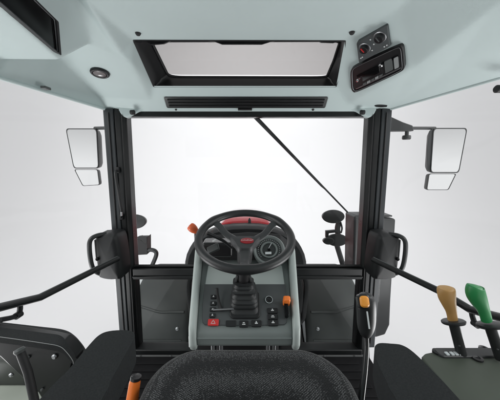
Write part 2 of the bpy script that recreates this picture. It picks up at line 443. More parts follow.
cor = [rp(350.5, 71, .004), rp(353, 66.5, .004), rp(401, 43.6, .004), rp(404, 46, .004), rp(405.5, 66, .004), rp(403.5, 70, .004), rp(355, 92.5, .004), rp(351.5, 89, .004)]
m, c = quadplate(cor, [(0, -.03), (0, .004), (.02, .007), (.06, .007), (.075, .0015)], .3)
rd = thing('car_radio', 'black car radio in a rounded frame under the heater knobs', 'radio', c)
m.build('surround', 'satin', rd, ang=30)
rl_ = roundloop(cor, .3); cR = sum(cor, V((0,0,0))) / len(cor)
MB().tube([p + (cR - p) * .075 + rn * .005 for p in rl_], .0012, 6, loop=True).build('trim', 'steel', rd)
cor2 = [rp(353.2, 73.5), rp(402.2, 48.5), rp(403, 67.6), rp(355.2, 91)]
m, c2_ = quadplate(cor2, [(0, -.012), (0, .003), (.02, .005)], .04); fc = m.build('faceplate', 'switch', rd, ang=30)
def rpart(name, mtl, cr, z0, z1, rnd=.1):
    m, _ = quadplate([rp(*q) for q in cr], [(0, z0), (0, z1 + .002), (.04, z1 + .003)], rnd); return m.build(name, mtl, rd, ang=30)
rpart('display', 'gloss', [(362.5, 73), (380, 64.2), (380.6, 71), (363.2, 80)], .002, .0055)
rpart('cassette_slot', 'gloss', [(357, 74.6), (399, 53.3), (399.2, 55.5), (357.4, 77)], .002, .005)
rpart('trim_line', 'chrome', [(357, 78.4), (361, 76.4), (361.1, 77.2), (357.1, 79.2)], .002, .005)
rpart('trim_line', 'steel', [(356.5, 87.2), (401.3, 66), (401.4, 66.9), (356.6, 88.1)], .002, .005)
rpart('side_key', 'dial_lt', [(394.5, 56.5), (398.8, 54.4), (399.7, 65.5), (395.5, 67.6)], .002, .006)
rpart('key', 'grey', [(385, 60), (392.5, 56.6), (393.8, 68), (386.2, 71.8)], .002, .006)
for px, py, r_ in ((380.8, 65, .0075), (357.6, 80.3, .005)):
    MB().lathe(rp(px, py, .006), rn, [(r_, -.002), (r_, .005), (r_ * .75, .007), (.001, .007)], 20).build('knob', 'chrome', rd)
for k in range(5):
    x0 = 363.5 + 4.1 * k; y0 = 82.3 - 2.1 * k
    rpart('key', 'dial_lt' if k % 2 else 'grey', [(x0, y0), (x0 + 3.3, y0 - 1.7), (x0 + 3.4, y0 + .4), (x0 + .1, y0 + 2.1)], .002, .0055)

# ================================================================== CAB FRAME
YF = 1.35
cab = thing('cab_frame', 'black steel cab frame around the windscreen', 'cab frame', (0, YF, 0))
def pillar(s):
    # inner black pillar + door-seal face
    m = MB(); 
    xs = ((.666, .612), (.666, .622))      # (outer, inner) top / bottom
    def X(t, k): return xs[0][k] + (xs[1][k] - xs[0][k]) * t
    rings = []
    for t, z in ((0, 1.325), (.15, 1.15), (.6, .6), (1, -.03)):
        rings.append([V((s * X(t, 0), YF - .01, z)), V((s * X(t, 0), YF + .07, z)), V((s * X(t, 1), YF + .07, z)), V((s * X(t, 1), YF + .01, z)), V((s * (X(t, 1) + .02), YF - .01, z))])
    m.rings(rings); p = m.build('pillar', 'frame', cab, bevel=.006)
    m = MB()
    m.rings([[V((s * .718, YF - .012, z)), V((s * .718, YF + .05, z)), V((s * .667, YF + .05, z)), V((s * .667, YF - .014, z))] for z in (1.32, .6, .02)])
    m.build('pillar_trim', 'frame2', cab, bevel=.004)
    m = MB(); m.tube([(s * .690, YF - .016, z) for z in (1.30, .7, .05)], .0035, 8); m.tube([(s * .626, YF - .011, 1.29), (s * .634, YF - .011, .1)], .003, 8)
    m.build('seal', 'rubber', cab)
    return p
pillar(-1); pillar(1)
m = MB().box((0, YF + .03, 1.2975), (1.23, .05, .030)); m.build('top_rail', 'frame', cab, bevel=.004)
m = MB().box((0, YF + .02, .455), (1.246, .06, .062)).box((0, YF - .013, .440), (1.246, .008, .012)); m.build('cross_bar', 'frame', cab, bevel=.006)
m = MB().tube([(-.62, YF + .015, .493), (.62, YF + .015, .493)], .008, 8); m.build('seal', 'rubber', cab)
m = MB().box((0, YF + .02, -.01), (1.30, .07, .035)); m.build('sill', 'frame', cab, bevel=.006)
M['lowglass'] = glass_mat('lowglass', (.82, .84, .835), .012)
m = MB().box((0, YF + .045, .89), (1.226, .005, .78)); m.build('windscreen', 'glass', cab)
for s in (-1, 1):
    MB().box((s * .408, YF + .045, .215), (.42, .005, .405)).build('lower_pane', 'lowglass', cab)
    MB().box((s * .185, YF + .03, .215), (.018, .04, .405)).build('glazing_bar', 'frame', cab, bevel=.003)
MB().box((0, -.62, .40), (1.30, .05, .80)).build('rear_light_blocker', 'frame', cab, bevel=.01)  # unseen slab added behind the camera to cut light from behind and below
MB().box((0, -.63, 1.28), (1.60, .04, .30)).build('rear_top_blocker', 'frame', cab, bevel=.01)  # unseen strip added to darken the rear of the ceiling
# grab handle on the left pillar
gh = MB().tube(smooth([aty(117.5, 171, YF - .02), aty(115.5, 174, YF - .05), aty(119, 195, YF - .055), aty(121.5, 212, YF - .05), aty(121, 217, YF - .02)], 5), .007, 10).build('grab_handle', 'rubber', cab)
for px, py in ((117.5, 170), (121, 217)): MB().box(aty(px, py, YF - .017), (.022, .012, .03)).build('mount', 'plastic', gh, bevel=.003)
m = MB().box(aty(121.5, 214, YF - .06), (.008, .008, .02)); m.build('end_cap', 'steel', gh, bevel=.002)

# ================================================================== WIPER
wp = thing('wiper', 'black windscreen wiper hanging diagonally from the top rail', 'wiper', aty(254, 117, YF + .06))
a, b = aty(252.5, 114, YF + .075), aty(347, 212, YF + .075)
m = MB().tube([a, a.lerp(b, .3), a.lerp(b, .72), a.lerp(b, .75)], [.0115, .009, .0065, .004], 8); arm = m.build('arm', 'rubber', wp)
m = MB().tube([a.lerp(b, .30) + V((0, -.010, 0)), b + V((0, -.010, 0))], [.0055, .0045], 8); m.build('blade', 'rubber', wp)
MB().lathe(a + V((0, -.02, .0)), (0, 1, 0), [(.016, 0), (.016, .03), (.010, .036)], 16).build('pivot', 'plastic', wp)

# ================================================================== DOORS
def door(s):
    side = 'left' if s < 0 else 'right'
    d = thing('cab_door', f'{side} glass cab door with black latch, loop handle and slanting pull bar', 'door', (s * .73, 1.33, 0), 'glass cab doors')
    # glass, slightly bowed
    path = [(s * .722, 1.345), (s * .775, 1.15), (s * .812, .9), (s * .825, .5), (s * .825, -.3)]
    path = smooth([V((x, y, 0)) for x, y in path], 6)
    m = MB(); rings = []
    for p in path: rings.append([V((p.x, p.y, 1.335)), V((p.x + s * .005, p.y, 1.335)), V((p.x + s * .005, p.y, .02)), V((p.x, p.y, .02))])
    m.rings(rings); m.build('pane', 'glass', d)
    P = (lambda px, py: (px, py)) if s < 0 else (lambda px, py: (495 - px, py))
    def q(px, py, y): return aty(*P(px, py), y)
    # latch housing
    T = basis(q(112.5, 253.5, 1.265), V((1, 0, 0)), V((0, 0, 1)), V((0, -1, 0)))
    out = [(-.052 * s * -1 * -1, .105)]
    oc = [(-s * .058, -.10), (-s * .05, .085), (-s * .02, .112), (s * .03, .108), (s * .062, .085), (s * .062, -.085), (s * .045, -.118), (-s * .02, -.125)]
    ocs = [(p.x, p.y) for p in smooth([V((x, y, 0)) for x, y in oc], 4, True)]
    m = MB(); m.pad(ocs, [(0, -.06), (0, .02), (.004, .034), (.014, .046)], T, 3, .006); lh = m.build('latch_housing', 'plastic', d, ang=40)
    m = MB().box((s * .048, .035, .036), (.026, .10, .02), T); m.build('latch_lever', 'hard', lh, bevel=.004)
    MB().lathe(T @ V((s * .047, -.01, .045)), (0, -1, 0), [(.008, 0), (.008, .012), (.004, .015)], 12).build('lock_button', 'gloss', lh)
    loop = [q(106, 234, 1.25), q(97, 235.5, 1.22), q(90.5, 240, 1.2), q(89.5, 250, 1.2), q(92, 266, 1.2), q(97, 272.5, 1.22), q(106, 275, 1.25)]
    MB().tube(smooth(loop, 6), .0105, 12).build('loop_handle', 'hard', d)
    # pull bar
    if s < 0: bar = [q(118, 258.5, 1.225), q(40, 297.5, .87), q(0, 307.5, .73), q(-40, 315, .62)]; br = [q(20, 302.5, .80), q(18, 315, .795), q(0, 320, .74)]
    else: bar = [q(122, 259.5, 1.225), q(52, 293, .93), q(25, 309.5, .82), q(-40, 327, .60)]; br = [q(24, 309, .815), q(19, 324, .80), q(0, 329, .74)]
    b_ = MB().tube(bar, .0125, 12).build('pull_bar', 'frame', d)
    MB().tube([p + V((0, -.004, .0125)) for p in bar], .0028, 6).build('pale_strip', 'grey', b_)  # pale strip paints the highlight along the top of the bar
    MB().tube(smooth(br, 4), .008, 10).build('bracket', 'plastic', d)
    MB().lathe(br[1] + V((0, .01, 0)), (0, -1, 0), [(.011, 0), (.011, .02)], 14).build('joint', 'plastic', d)
door(-1); door(1)
# small catch at the far right upper edge of the glass
hc = atx(499.5, 89, .80)
h = thing('window_catch', 'small black window catch at the right upper door glass', 'catch', hc)
MB().lathe(hc, (-1, 0, 0), [(.012, -.02), (.012, .01), (.008, .014)], 16).build('disc', 'rubber', h)
MB().tube([hc, hc + V((-.01, -.03, .01))], .005, 8).build('lever', 'rubber', h)

# ================================================================== WING MIRRORS
def wing(main, low, armp, lab, yb):
    c = aty(*main[0], yb)
    w = thing('wing_mirror', lab, 'mirror', c, 'wing mirrors')
    def plate(pl, nm, th, fr):
        P = [aty(px, py, yb) for px, py in pl]; rl = roundloop(P, .10); cc = sum(rl, V((0,0,0))) / len(rl)
        hs = MB().rings([[p + (cc - p) * .18 + V((0, th, 0)) for p in rl], [p + (cc - p) * .05 + V((0, th * .6, 0)) for p in rl], [p + V((0, .004, 0)) for p in rl], [p + V((0, -.004, 0)) for p in rl], [p + (cc - p) * fr + V((0, -.004, 0)) for p in rl], [p + (cc - p) * fr * 1.1 + V((0, 0, 0)) for p in rl]]).build(nm, 'hard', w, ang=40)
        cc2 = cc + V((0, 0, 0))
        MB().rings([[p + (cc - p) * fr * .9 for p in rl], [p + (cc - p) * fr * 1.02 + V((0, -.003, 0)) for p in rl]]).build('mirror_glass', 'mirror', hs)
    plate(main, 'housing', .07, .045)
    plate(low, 'wide_angle_housing', .04, .06)
    return w
wl = wing([(66, 128.5), (97, 128.5), (99, 168.5), (74, 168.5)], [(74.5, 169.3), (98, 169.3), (100, 185), (83, 186)], None, 'wing mirror outside the left door glass on a short straight arm', 1.5)
MB().tube([aty(95, 128.2, 1.53), aty(108, 128.0, 1.45)], .009, 10).build('arm', 'hard', wl)
MB().rings([[aty(px, py, 1.5), aty(px, py, 1.56)] for px, py in ()] or [[aty(96, 130, 1.5), aty(97, 130, 1.56), aty(98.5, 150, 1.56), aty(98.5, 167, 1.5)], [aty(97.5, 129.5, 1.5), aty(98.5, 130, 1.56), aty(100, 150, 1.56), aty(99.2, 167.5, 1.5)]]).build('side_shell', 'hard', wl)
wr = wing([(433, 128), (467, 128), (458.5, 173), (430, 173)], [(428.5, 173.6), (456, 173.6), (448, 190), (426, 190)], None, 'wing mirror outside the right door glass on a wide bracket with a knob', 1.5)
MB().rings([[aty(px, py, 1.5) for px, py in ((429, 131), (433.5, 128), (430.5, 172.5), (427.5, 170), (427, 150))], [aty(px, py, 1.56) for px, py in ((431, 131), (433.5, 128), (432, 172), (429.5, 170), (429, 150))]]).build('side_shell', 'hard', wr, bevel=.003)
m = MB().tube([aty(409, 128.2, 1.47), aty(435, 128.2, 1.53)], .0085, 10); m.build('arm', 'hard', wr)
m = MB().prism([aty(px, py, 1.45) for px, py in ((386, 115), (392, 117), (403, 122), (413, 125.5), (414, 131), (386, 131.5))], (0, .03, 0)); m.build('bracket', 'hard', wr, bevel=.004)
m = MB(); kc = aty(407, 131, 1.46); m.lathe(kc, (0, 0, -1), [(.010, 0), (.010, .022), (.020, .024), (.022, .030), (.022, .042), (.018, .046)], 16); m.build('knob', 'hard', wr)

# ================================================================== OUTSIDE: bonnet, wheels, lamps, box
bn = thing('tractor_bonnet', 'red tractor bonnet with black rear cowl behind the steering wheel', 'bonnet', (-.01, 1.6, -.2))
def sect(y, w, zt, zb, n=20, e=3.2):
    out = [V((-w, y, zb))]
    for k in range(n + 1):
        t = math.pi - math.pi * k / n
        cx, sz = math.cos(t), math.sin(t)
        x = w * math.copysign(abs(cx) ** (2 / e), cx); z = zb + (zt - zb) * abs(sz) ** (2 / e)
        out.append(V((x - .012, y, z)))
    out.append(V((w, y, zb))); return out
m = MB().rings([sect(1.60, .375, .640, .36, e=2.4), sect(1.63, .40, .654, .35, e=2.4), sect(1.74, .405, .648, .35, e=2.4)]); m.build('rear_cowl', 'plastic', bn, ang=50)
m = MB().rings([sect(1.745, .285, .655, .2), sect(1.755, .305, .664, .2), sect(2.3, .31, .625, .15), sect(3.0, .31, .535, .1), sect(3.2, .28, .48, 0), sect(3.26, .24, .4, -.1)]); m.build('hood', 'red', bn, ang=50)
m = MB().rings([sect(1.75, .30, .3, -.6), sect(3.2, .24, .3, -.6)]); m.build('engine_side', 'rubber', bn)
for s_ in (-1, 1):
    for k in (0, 1): MB().tube(smooth([(s_ * (.30 + .045 * k), 1.72, .40), (s_ * (.36 + .045 * k), 1.70, .24), (s_ * (.375 + .03 * k), 1.72, .05), (s_ * (.35 + .05 * k), 1.80, -.12), (s_ * .30, 1.9, -.30)], 6), .018, 10).build('hose', 'rubber', bn)
    MB().box((s_ * .335, 1.78, -.02), (.10, .10, .16)).build('valve_block', 'hard', bn, bevel=.01)
o = aty(249.5, 224, 1.755) ; MB().lathe(o, (0, 0, 1), [(.017, -.02), (.016, .01), (.007, .035), (.001, .045)], 12).build('nozzle', 'rubber', bn)

def front_wheel(s):
    side = 'left' if s < 0 else 'right'
    cx, cy, cz = s * .72, 2.42, -.55
    w = thing('front_wheel', f'{side} front wheel under a grey mudguard seen through the lower {side} pane', 'wheel', (cx, cy, GZ), 'front wheels')
    prf = [(.28, -.13), (.42, -.165), (.48, -.15), (.5, -.08), (.5, .08), (.48, .15), (.42, .165), (.28, .13)]
    ty = MB().lathe((cx, cy, cz), (1, 0, 0), prf, 40, False)
    for k in range(18):
        a = 2 * math.pi * k / 18
        for sd in (-1, 1):
            T = Matrix.Translation((cx, cy, cz)) @ Matrix.Rotation(a + sd * .09, 4, 'X') @ Matrix.Translation((sd * .075, 0, .497)) @ Matrix.Rotation(sd * R(38), 4, 'Z')
            ty.box((0, 0, 0), (.17, .035, .04), T)
    ty.build('tyre', 'tyre', w, ang=30)
    MB().lathe((cx, cy, cz), (1, 0, 0), [(.285, -.12), (.25, -.05), (.1, -.02), (.1, .04), (.25, .05), (.285, .12)], 32).build('rim', 'steel', w)
    m = MB(); rings = []
    for k in range(22):
        a = R(-12 + 150 * k / 21)   # from rear going up and over
        ca, sa = math.cos(a), math.sin(a)
        def rr(r, x): return V((cx + x, cy - r * ca, cz + r * sa))
        rings.append([rr(.555, -.25), rr(.575, -.235), rr(.59, -.20), rr(.59, .20), rr(.575, .235), rr(.555, .25), rr(.545, .25), rr(.56, .225), rr(.575, .19), rr(.575, -.19), rr(.56, -.225), rr(.545, -.25)])
    m.rings(rings); mg = m.build('mudguard', 'mudguard', w, ang=40)
    def onarc(a, x, r=.592): return V((cx + x, cy - r * math.cos(R(a)), cz + r * math.sin(R(a))))
    MB().tube(smooth([onarc(42 + 5 * abs(x) / .2 * (1 if x * s > 0 else 0), x) for x in (-.20, -.1, 0, .1, .20)], 4), .010, 10).build('crease', 'mudguard', mg)
    MB().tube([onarc(22, -.20), onarc(22, .20)], .006, 8).build('crease', 'mudguard', mg)
    for x in (-.12, .12): MB().tube([onarc(a, x) for a in (0, 8, 16)], .010, 8).build('rib', 'mudguard', mg)
    for x in (-.16, .16): MB().lathe(onarc(30, x, .588), onarc(30, x) - V((cx + x, cy, cz)), [(.014, 0), (.014, .006), (.006, .010), (.001, .010)], 12).build('bolt', 'steel', mg)
front_wheel(-1); front_wheel(1)

def disc(m, px, py, rx, ry, y, th, tilt=0):
    c = aty(px, py, y); sc = (aty(px + 1, py, y) - aty(px, py, y)).length
    n = V((0, -1, .12)).normalized(); T = frame_of(c, n) @ Matrix.Rotation(tilt, 4, 'Z')
    E_ = [(rx * sc * math.cos(2*math.pi*k/28), ry * sc * math.sin(2*math.pi*k/28)) for k in range(28)]
    return m.pad(E_, [(rx * sc * .35, -th), (rx * sc * .06, -th * .6), (0, -.006), (0, .004), (.004, .008)], T, 2, .003)
lr = thing('marker_lamp', 'pair of oval black lamps stacked on a slanting post left of the right pillar', 'lamp', aty(346, 272, 2.0), 'marker lamps outside')
disc(MB(), 333.3, 216.5, 11.2, 6.8, 2.0, .06).build('upper_lamp', 'hard', lr)
disc(MB(), 337, 240, 10.5, 6.3, 2.0, .06).build('lower_lamp', 'hard', lr)
disc(MB(), 328.5, 241, 5.5, 3.6, 1.98, .05).build('indicator', 'hard', lr)
m = MB().tube(smooth([aty(339, 222, 2.02), aty(337.5, 228, 2.02), aty(338, 234, 2.02)], 4), .022, 10); m.build('stalk', 'hard', lr)
m = MB().tube(smooth([aty(340.5, 222, 2.0), aty(342, 228, 2.0), aty(341, 233, 2.0)], 4), .007, 8); m.build('cable', 'hard', lr)
m = MB().prism([aty(px, py, 2.0) for px, py in ((326, 231), (338, 230), (338, 232.5), (329, 233.5), (328.5, 238), (326, 238))], (0, .03, 0)); m.build('bracket', 'hard', lr, bevel=.004)
m = MB().tube([aty(336.5, 244, 2.02), aty(346, 275, 2.02)], .021, 10); m.build('post', 'hard', lr)
ll = thing('marker_lamp', 'oval black lamp over a square holder half hidden behind the left pillar', 'lamp', aty(150, 268, 2.0), 'marker lamps outside')
disc(MB(), 135, 221.5, 11, 7.2, 2.0, .06).build('upper_lamp', 'hard', ll)
m = MB().tube(smooth([aty(134.5, 226, 2.02), aty(134.5, 232, 2.02), aty(134, 238, 2.02)], 4), .016, 10); m.build('stalk', 'rubber', ll)
m = MB().prism([aty(px, py, 2.0) for px, py in ((132, 240), (138, 238.2), (143, 242), (146.8, 243), (146.8, 237), (147, 254.5), (128, 255.5), (128, 240))], (0, .09, 0)); m.build('holder', 'rubber', ll, bevel=.006)
m = MB().prism([aty(px, py, 1.99) for px, py in ((137, 237.2), (147, 237), (147, 244), (144.5, 244), (141, 240.3), (137, 239.4))], (0, .05, 0)); m.build('bracket', 'rubber', ll, bevel=.003)
m = MB().tube(smooth([aty(146, 251, 2.02), aty(151, 249.8, 2.02), aty(155.5, 251.5, 2.02), aty(156, 256, 2.02), aty(151, 268, 2.02), aty(148, 276, 2.02)], 5), .017, 10); m.build('post', 'hard', ll)

ex = thing('air_intake_box', 'tall dark grey box standing outside behind the right pillar', 'intake box', aty(375, 337, 1.62))
P = [aty(px, py, 1.62) for px, py in ((354.5, 216), (396, 219), (391, 300), (390, 325), (385.5, 335), (375, 338), (370, 328), (368, 284), (353, 276))]
m = MB().prism(P, (0, .16, 0)); m.build('casing', 'hard', ex, bevel=.012, seg=4)
MB().box((P[0] + P[1]) / 2 + V((0, .08, .006)), (.235, .13, .010)).build('cap', 'hard', ex, bevel=.004)

# ================================================================== DASH CONSOLE
dc = thing('dashboard_console', 'grey-green dashboard console with dark switch panel below the steering wheel', 'dashboard', (0, 1.1, 0))
HW = .205
pf = [(1.33, .60), (1.27, .585), (1.235, .55), (1.125, .492), (.985, .388), (.966, .372), (.958, .350), (.964, .318), (.985, .300), (1.2, .27), (1.34, .30)]
XC = -.012
def spl(x, y): return XC + x * (1 + max(0, (y - .95)) / .33 * .13)
m = MB().rings([[V((spl(-.195, y), y, z)) for y, z in pf], [V((spl(.195, y), y, z)) for y, z in pf]]); m.build('body', 'console', dc, bevel=.008, seg=4)
# pale upper face
up0 = V((0, 1.235, .55)); up1_ = V((0, 1.125, .492)); n_up = V((0, -(up0.z - up1_.z), up0.y - up1_.y)).normalized()
T = frame_of((up0 + up1_) / 2 + V((XC, 0, 0)), n_up)
MB().pad(rrect(.365, .122, .012), [(0, -.004), (0, .003), (.002, .005)], T, 1).build('upper_face', 'console_lt', dc)
# switch panel
s0 = V((0, 1.125, .492)); s1 = V((0, .985, .388)); NP = V((0, -(s0.z - s1.z), s0.y - s1.y)).normalized()
def pn(px, py, off=.006): return onp(px, py, s1 + NP * off, NP)
T = frame_of((s0 + s1) / 2 + V((XC, 0, 0)), NP)
ol = [(-.186, .096), (.186, .096), (.184, .0), (.178, -.060), (.174, -.074), (.163, -.083), (0, -.0865), (-.163, -.083), (-.174, -.074), (-.178, -.060), (-.184, 0)]
ol = ol[::-1]
sw = MB().pad(ol, [(0, -.004), (0, .004), (.002, .006)], T, 1).build('switch_panel', 'switch', dc)
# cheeks
for s in (-1, 1):
    ck = [(1.34, .635), (1.25, .628), (1.14, .548), (.985, .428), (.955, .40), (.945, .37), (.95, .318), (.975, .285), (1.2, .25), (1.34, .28)]
    x0, x1 = s * .193, s * .224
    m = MB().rings([[V((spl(x0, y), y, z)) for y, z in ck], [V((spl(x1, y), y, z)) for y, z in ck]]); m.build('cheek', 'console_lt', dc, bevel=.014, seg=5)
# front lip line
MB().tube([(XC - .19, .960, .352), (XC + .19, .960, .352)], .004, 8).build('lip', 'console', dc)
# pedestal and legs
MB().box((0, 1.17, .13), (.28, .22, .28)).build('pedestal', 'rubber', dc, bevel=.01)
for px in (213, 221, 268, 274):
    p = aty(px, 349, 1.0); MB().tube([V((p.x, 1.0, .31)), V((p.x, 1.0, .20))], .009, 10).build('bolt', 'steel', dc)
# buttons
def sbut(px, py, w, h, mtl='plastic', t=.006, icon=True, imat='mark'):
    T = frame_of(pn(px, py), NP)
    b = button(w, h, t, .004, T).build('button', mtl, sw)
    if icon:
        r = random.random()
        m = MB()
        if r < .4: m.box((0, 0, t + .0003), (w * .28, h * .16, .0008), T).box((0, h * .16, t + .0003), (w * .10, h * .3, .0008), T)
        elif r < .7: m.box((0, -h * .1, t + .0003), (w * .34, h * .12, .0008), T).box((0, h * .14, t + .0003), (w * .22, h * .12, .0008), T)
        else: m.lathe(T @ V((0, 0, t)), NP, [(h * .24, 0), (h * .24, .0008), (h * .14, .0008)], 12, True)
        m.build('icon', imat, b)
    return b
for py in (297.2, 303.8, 309.8, 315.8): sbut(213.6 - (py - 297) * .06, py, .025, .018)
b = sbut(213.4, 322.8, .044, .026, 'redb', .008, False)
T = frame_of(pn(213.4, 322.8), NP)
m = MB()
tri = [V((0, .008)), V((-.009, -.006)), V((.009, -.006))]
tri3 = [T @ V((p.x, p.y, .0086)) for p in tri]
m.tube([tri3[0], tri3[0].lerp(tri3[1], .5), tri3[1], tri3[1].lerp(tri3[2], .5), tri3[2], tri3[2].lerp(tri3[0], .5)], .0011, 6, loop=True); m.build('warning_triangle', 'mark', b)
sbut(231, 323.6, .043, .024, 'plastic', .004, False); sbut(243.8, 324.2, .038, .026); sbut(256.3, 323.8, .042, .026)
for py in (311.0, 317.0, 323.2): sbut(272.4 + (py - 311) * .05, py, .043, .023)
m = MB().lathe(pn(269, 299.6), NP, [(.017, -.002), (.017, .004), (.014, .007), (.013, .003), (.006, .003), (.005, .006), (.001, .006)], 24); sk = m.build('ignition_lock', 'satin', sw)
m = MB().lathe(pn(269, 299.6, .0125), NP, [(.0165, 0), (.0165, .0012), (.0145, .0012), (.0145, 0)], 24, False); m.build('ring', 'chrome', sk)
# orange knob on right cheek with slot
p = aty(286.8, 299.5, 1.03); T = frame_of(p, (0, -.55, .83))
kb = MB().pad(rrect(.029, .027, .007), [(0, -.03), (0, .006), (.004, .012)], T, 2, .002).build('hand_throttle', 'orange', dc)
p = aty(286.5, 309, 1.01); MB().pad(rrect(.016, .060, .007), [(0, -.02), (0, .004), (.002, .005)], frame_of(p, (0, -.60, .80)), 1).build('throttle_slot', 'gloss', dc)
# left small lever and rod on the panel
ml = MB().tube(smooth([pn(221, 310, .01), pn(219, 302, .022), pn(217.5, 294, .04), pn(216.8, 288, .055)], 5), [.008, .006, .006, .007], 10).build('creeper_lever', 'rubber', dc)
MB().tube([pn(213, 310, .02), pn(234, 309, .02)], .0045, 10).build('cross_rod', 'steel', ml)
# gaiter
bx = []
base_c = pn(245, 305.5, .0); top_c = aty(243.5, 281, 1.075)
for k in range(29):
    t = k / 28
    c = base_c.lerp(top_c, t)
    bell = (1 if k % 4 < 2 else 0)
    ww = .064 - .020 * t - (0 if bell else .006); dd = .058 - .022 * t - (0 if bell else .005)
    jr = random.uniform(-.0022, .0022); ww += jr; dd += random.uniform(-.002, .002); c = c + V((random.uniform(-.0015, .0015), 0, 0))
    yv = (V((0, .81, .588))).lerp(V((0, 1, .1)), t).normalized()
    o2 = rrect(ww * 2, dd * 2, .022, 5)
    bx.append([c + V((1, 0, 0)) * a_ + yv * b_ for a_, b_ in o2])
g = MB().rings(bx).build('gaiter', 'hard', dc, ang=60)
MB().pad(rrect(.128, .120, .02), [(0, -.003), (0, .006), (.004, .009)], frame_of(base_c + NP * .005, NP), 1).build('gaiter_frame', 'plastic', g)
# instrument binnacle behind wheel
bc = V((0, 1.29, .63))
m = MB(); sec = [(-.235, .575), (-.225, .64), (-.17, .685), (.0, .70), (.17, .69), (.225, .645), (.24, .575)]
m.rings([[V((x, 1.235, z - (.055 if z > .58 else 0) )) for x, z in sec], [V((x * .99, 1.31, z)) for x, z in sec], [V((x * .9, 1.335, z - .05)) for x, z in sec]])
bi = m.build('binnacle', 'rubber', dc, bevel=.012, seg=4)
gn = V((-.1, -.75, .66)).normalized()
gc = aty(269, 250, 1.225)
MB().lathe(gc, gn, [(.074, -.05), (.078, .0), (.072, .008), (.065, .004), (.060, -.002)], 40).build('gauge_ring', 'console', bi)
gd = MB().lathe(gc + gn * .0, gn, [(.062, -.01), (.061, .0), (.001, .001)], 40).build('gauge', 'dial', bi)
m = MB(); Tg = frame_of(gc + gn * .004, gn)
for k in range(25):
    a = R(-40 + 260 * k / 24); m.box((.052 * math.cos(a), .052 * math.sin(a), 0), (.004, .0015, .0008), Tg @ Matrix.Identity(4))
m.build('scale', 'reflect', gd)
MB().lathe(gc + gn * .002, gn, [(.042, 0), (.042, .005), (.036, .006), (.033, .001)], 32, False).build('inner_ring', 'console', gd)
MB().box((-.004, -.018, .002), (.030, .012, .002), Tg).build('dial_glint', 'reflect', gd)  # pale block painted in as a whitish reflection on the dial
MB().box((.018, .004, .003), (.034, .002, .002), Tg @ Matrix.Rotation(R(60), 4, 'Z')).build('needle', 'reflect', gd)
MB().lathe(gc + gn * .004 + V((.0, 0, 0)), gn, [(.007, 0), (.006, .004), (.001, .005)], 16).build('needle_cap', 'gloss', gd)
# left small controls behind wheel
lc = aty(213, 249, 1.16)
cp = MB().box(lc + V((.02, .04, -.005)), (.14, .09, .07)).build('stalk_module', 'satin', dc, bevel=.012)
MB().box((0, 0, 0), (.055, .035, .012), Matrix.Translation(aty(213.2, 248.5, 1.11)) @ Matrix.Rotation(R(-25), 4, 'Y') @ Matrix.Rotation(R(40), 4, 'X')).build('stalk_paddle', 'dial', cp, bevel=.004)
MB().box((0, 0, 0), (.035, .012, .006), Matrix.Translation(aty(216, 239.5, 1.12)) @ Matrix.Rotation(R(-30), 4, 'Y')).build('stalk_label', 'mark', cp, bevel=.001)
MB().tube(smooth([aty(232, 248, 1.08), aty(222, 240, 1.08), aty(207, 233, 1.06)], 5), [.006, .007, .009], 10).build('stalk', 'plastic', cp)

# white bracket under the left cheek
wb = thing('bracket', 'small white bracket at the lower left foot of the dashboard', 'bracket', aty(193, 347, 1.06))
MB().prism([aty(px, py, 1.06) for px, py in ((188.3, 336.5), (191, 336.5), (198.3, 343.3), (198, 346.3), (188.8, 347.8))], (0, .02, 0)).build('plate', 'white', wb, bevel=.003)
MB().tube([aty(196, 346, 1.07), aty(196.5, 352, 1.07)], .006, 8).build('stem', 'steel', wb)

# ================================================================== STEERING WHEEL
TW = R(20.5)
wc = V((-.010, 1.005, .760))
wx, wy, wn = V((1, 0, 0)), V((0, math.cos(TW), math.sin(TW))), V((0, -math.sin(TW), math.cos(TW)))
WT = basis(wc, wx, wy, wn)
st = thing('steering_wheel', 'black three-spoke steering wheel with red emblem above the dashboard', 'steering wheel', wc)
RM = .183
pts = []; rad = []
for k in range(96):
    a = 2 * math.pi * k / 96
    pts.append(WT @ V((RM * math.cos(a), RM * math.sin(a), 0)))
    e = 0
    for c_ in (40, 140, 270):
        d_ = (math.degrees(a) - c_ + 180) % 360 - 180; e = max(e, math.exp(-(d_ / 10) ** 2))
    rad.append(.0162 + .0028 * e)
MB().tube(pts, rad, 20, loop=True).build('rim', 'wheel', st)
HD = -.042
for a in (40, 140, 270):
    ca, sa = math.cos(R(a)), math.sin(R(a))
    P = [WT @ V((ca * r_, sa * r_, z_)) for r_, z_ in ((.02, HD), (.06, HD + .002), (.11, HD + .008), (.15, -.010), (RM, -.002))]
    sp_ = MB().tube(smooth(P, 5), [.024, .0195, .017, .0165, .019], 14, up=wn, flat=.42).build('spoke', 'spoke', st)
# hub with wide upper shoulders
hub = [(-.062, .034), (-.03, .042), (0, .043), (.03, .042), (.062, .034), (.044, .002), (.026, -.036), (0, -.042), (-.026, -.036), (-.044, .002)]
hub = [(p.x, p.y) for p in smooth([V((x, y, 0)) for x, y in hub], 4, True)][::-1]
MB().pad(hub, [(.01, HD - .03), (0, HD - .01), (0, HD + .012), (.004, HD + .018)], WT, 3, .002).build('hub', 'spoke', st)
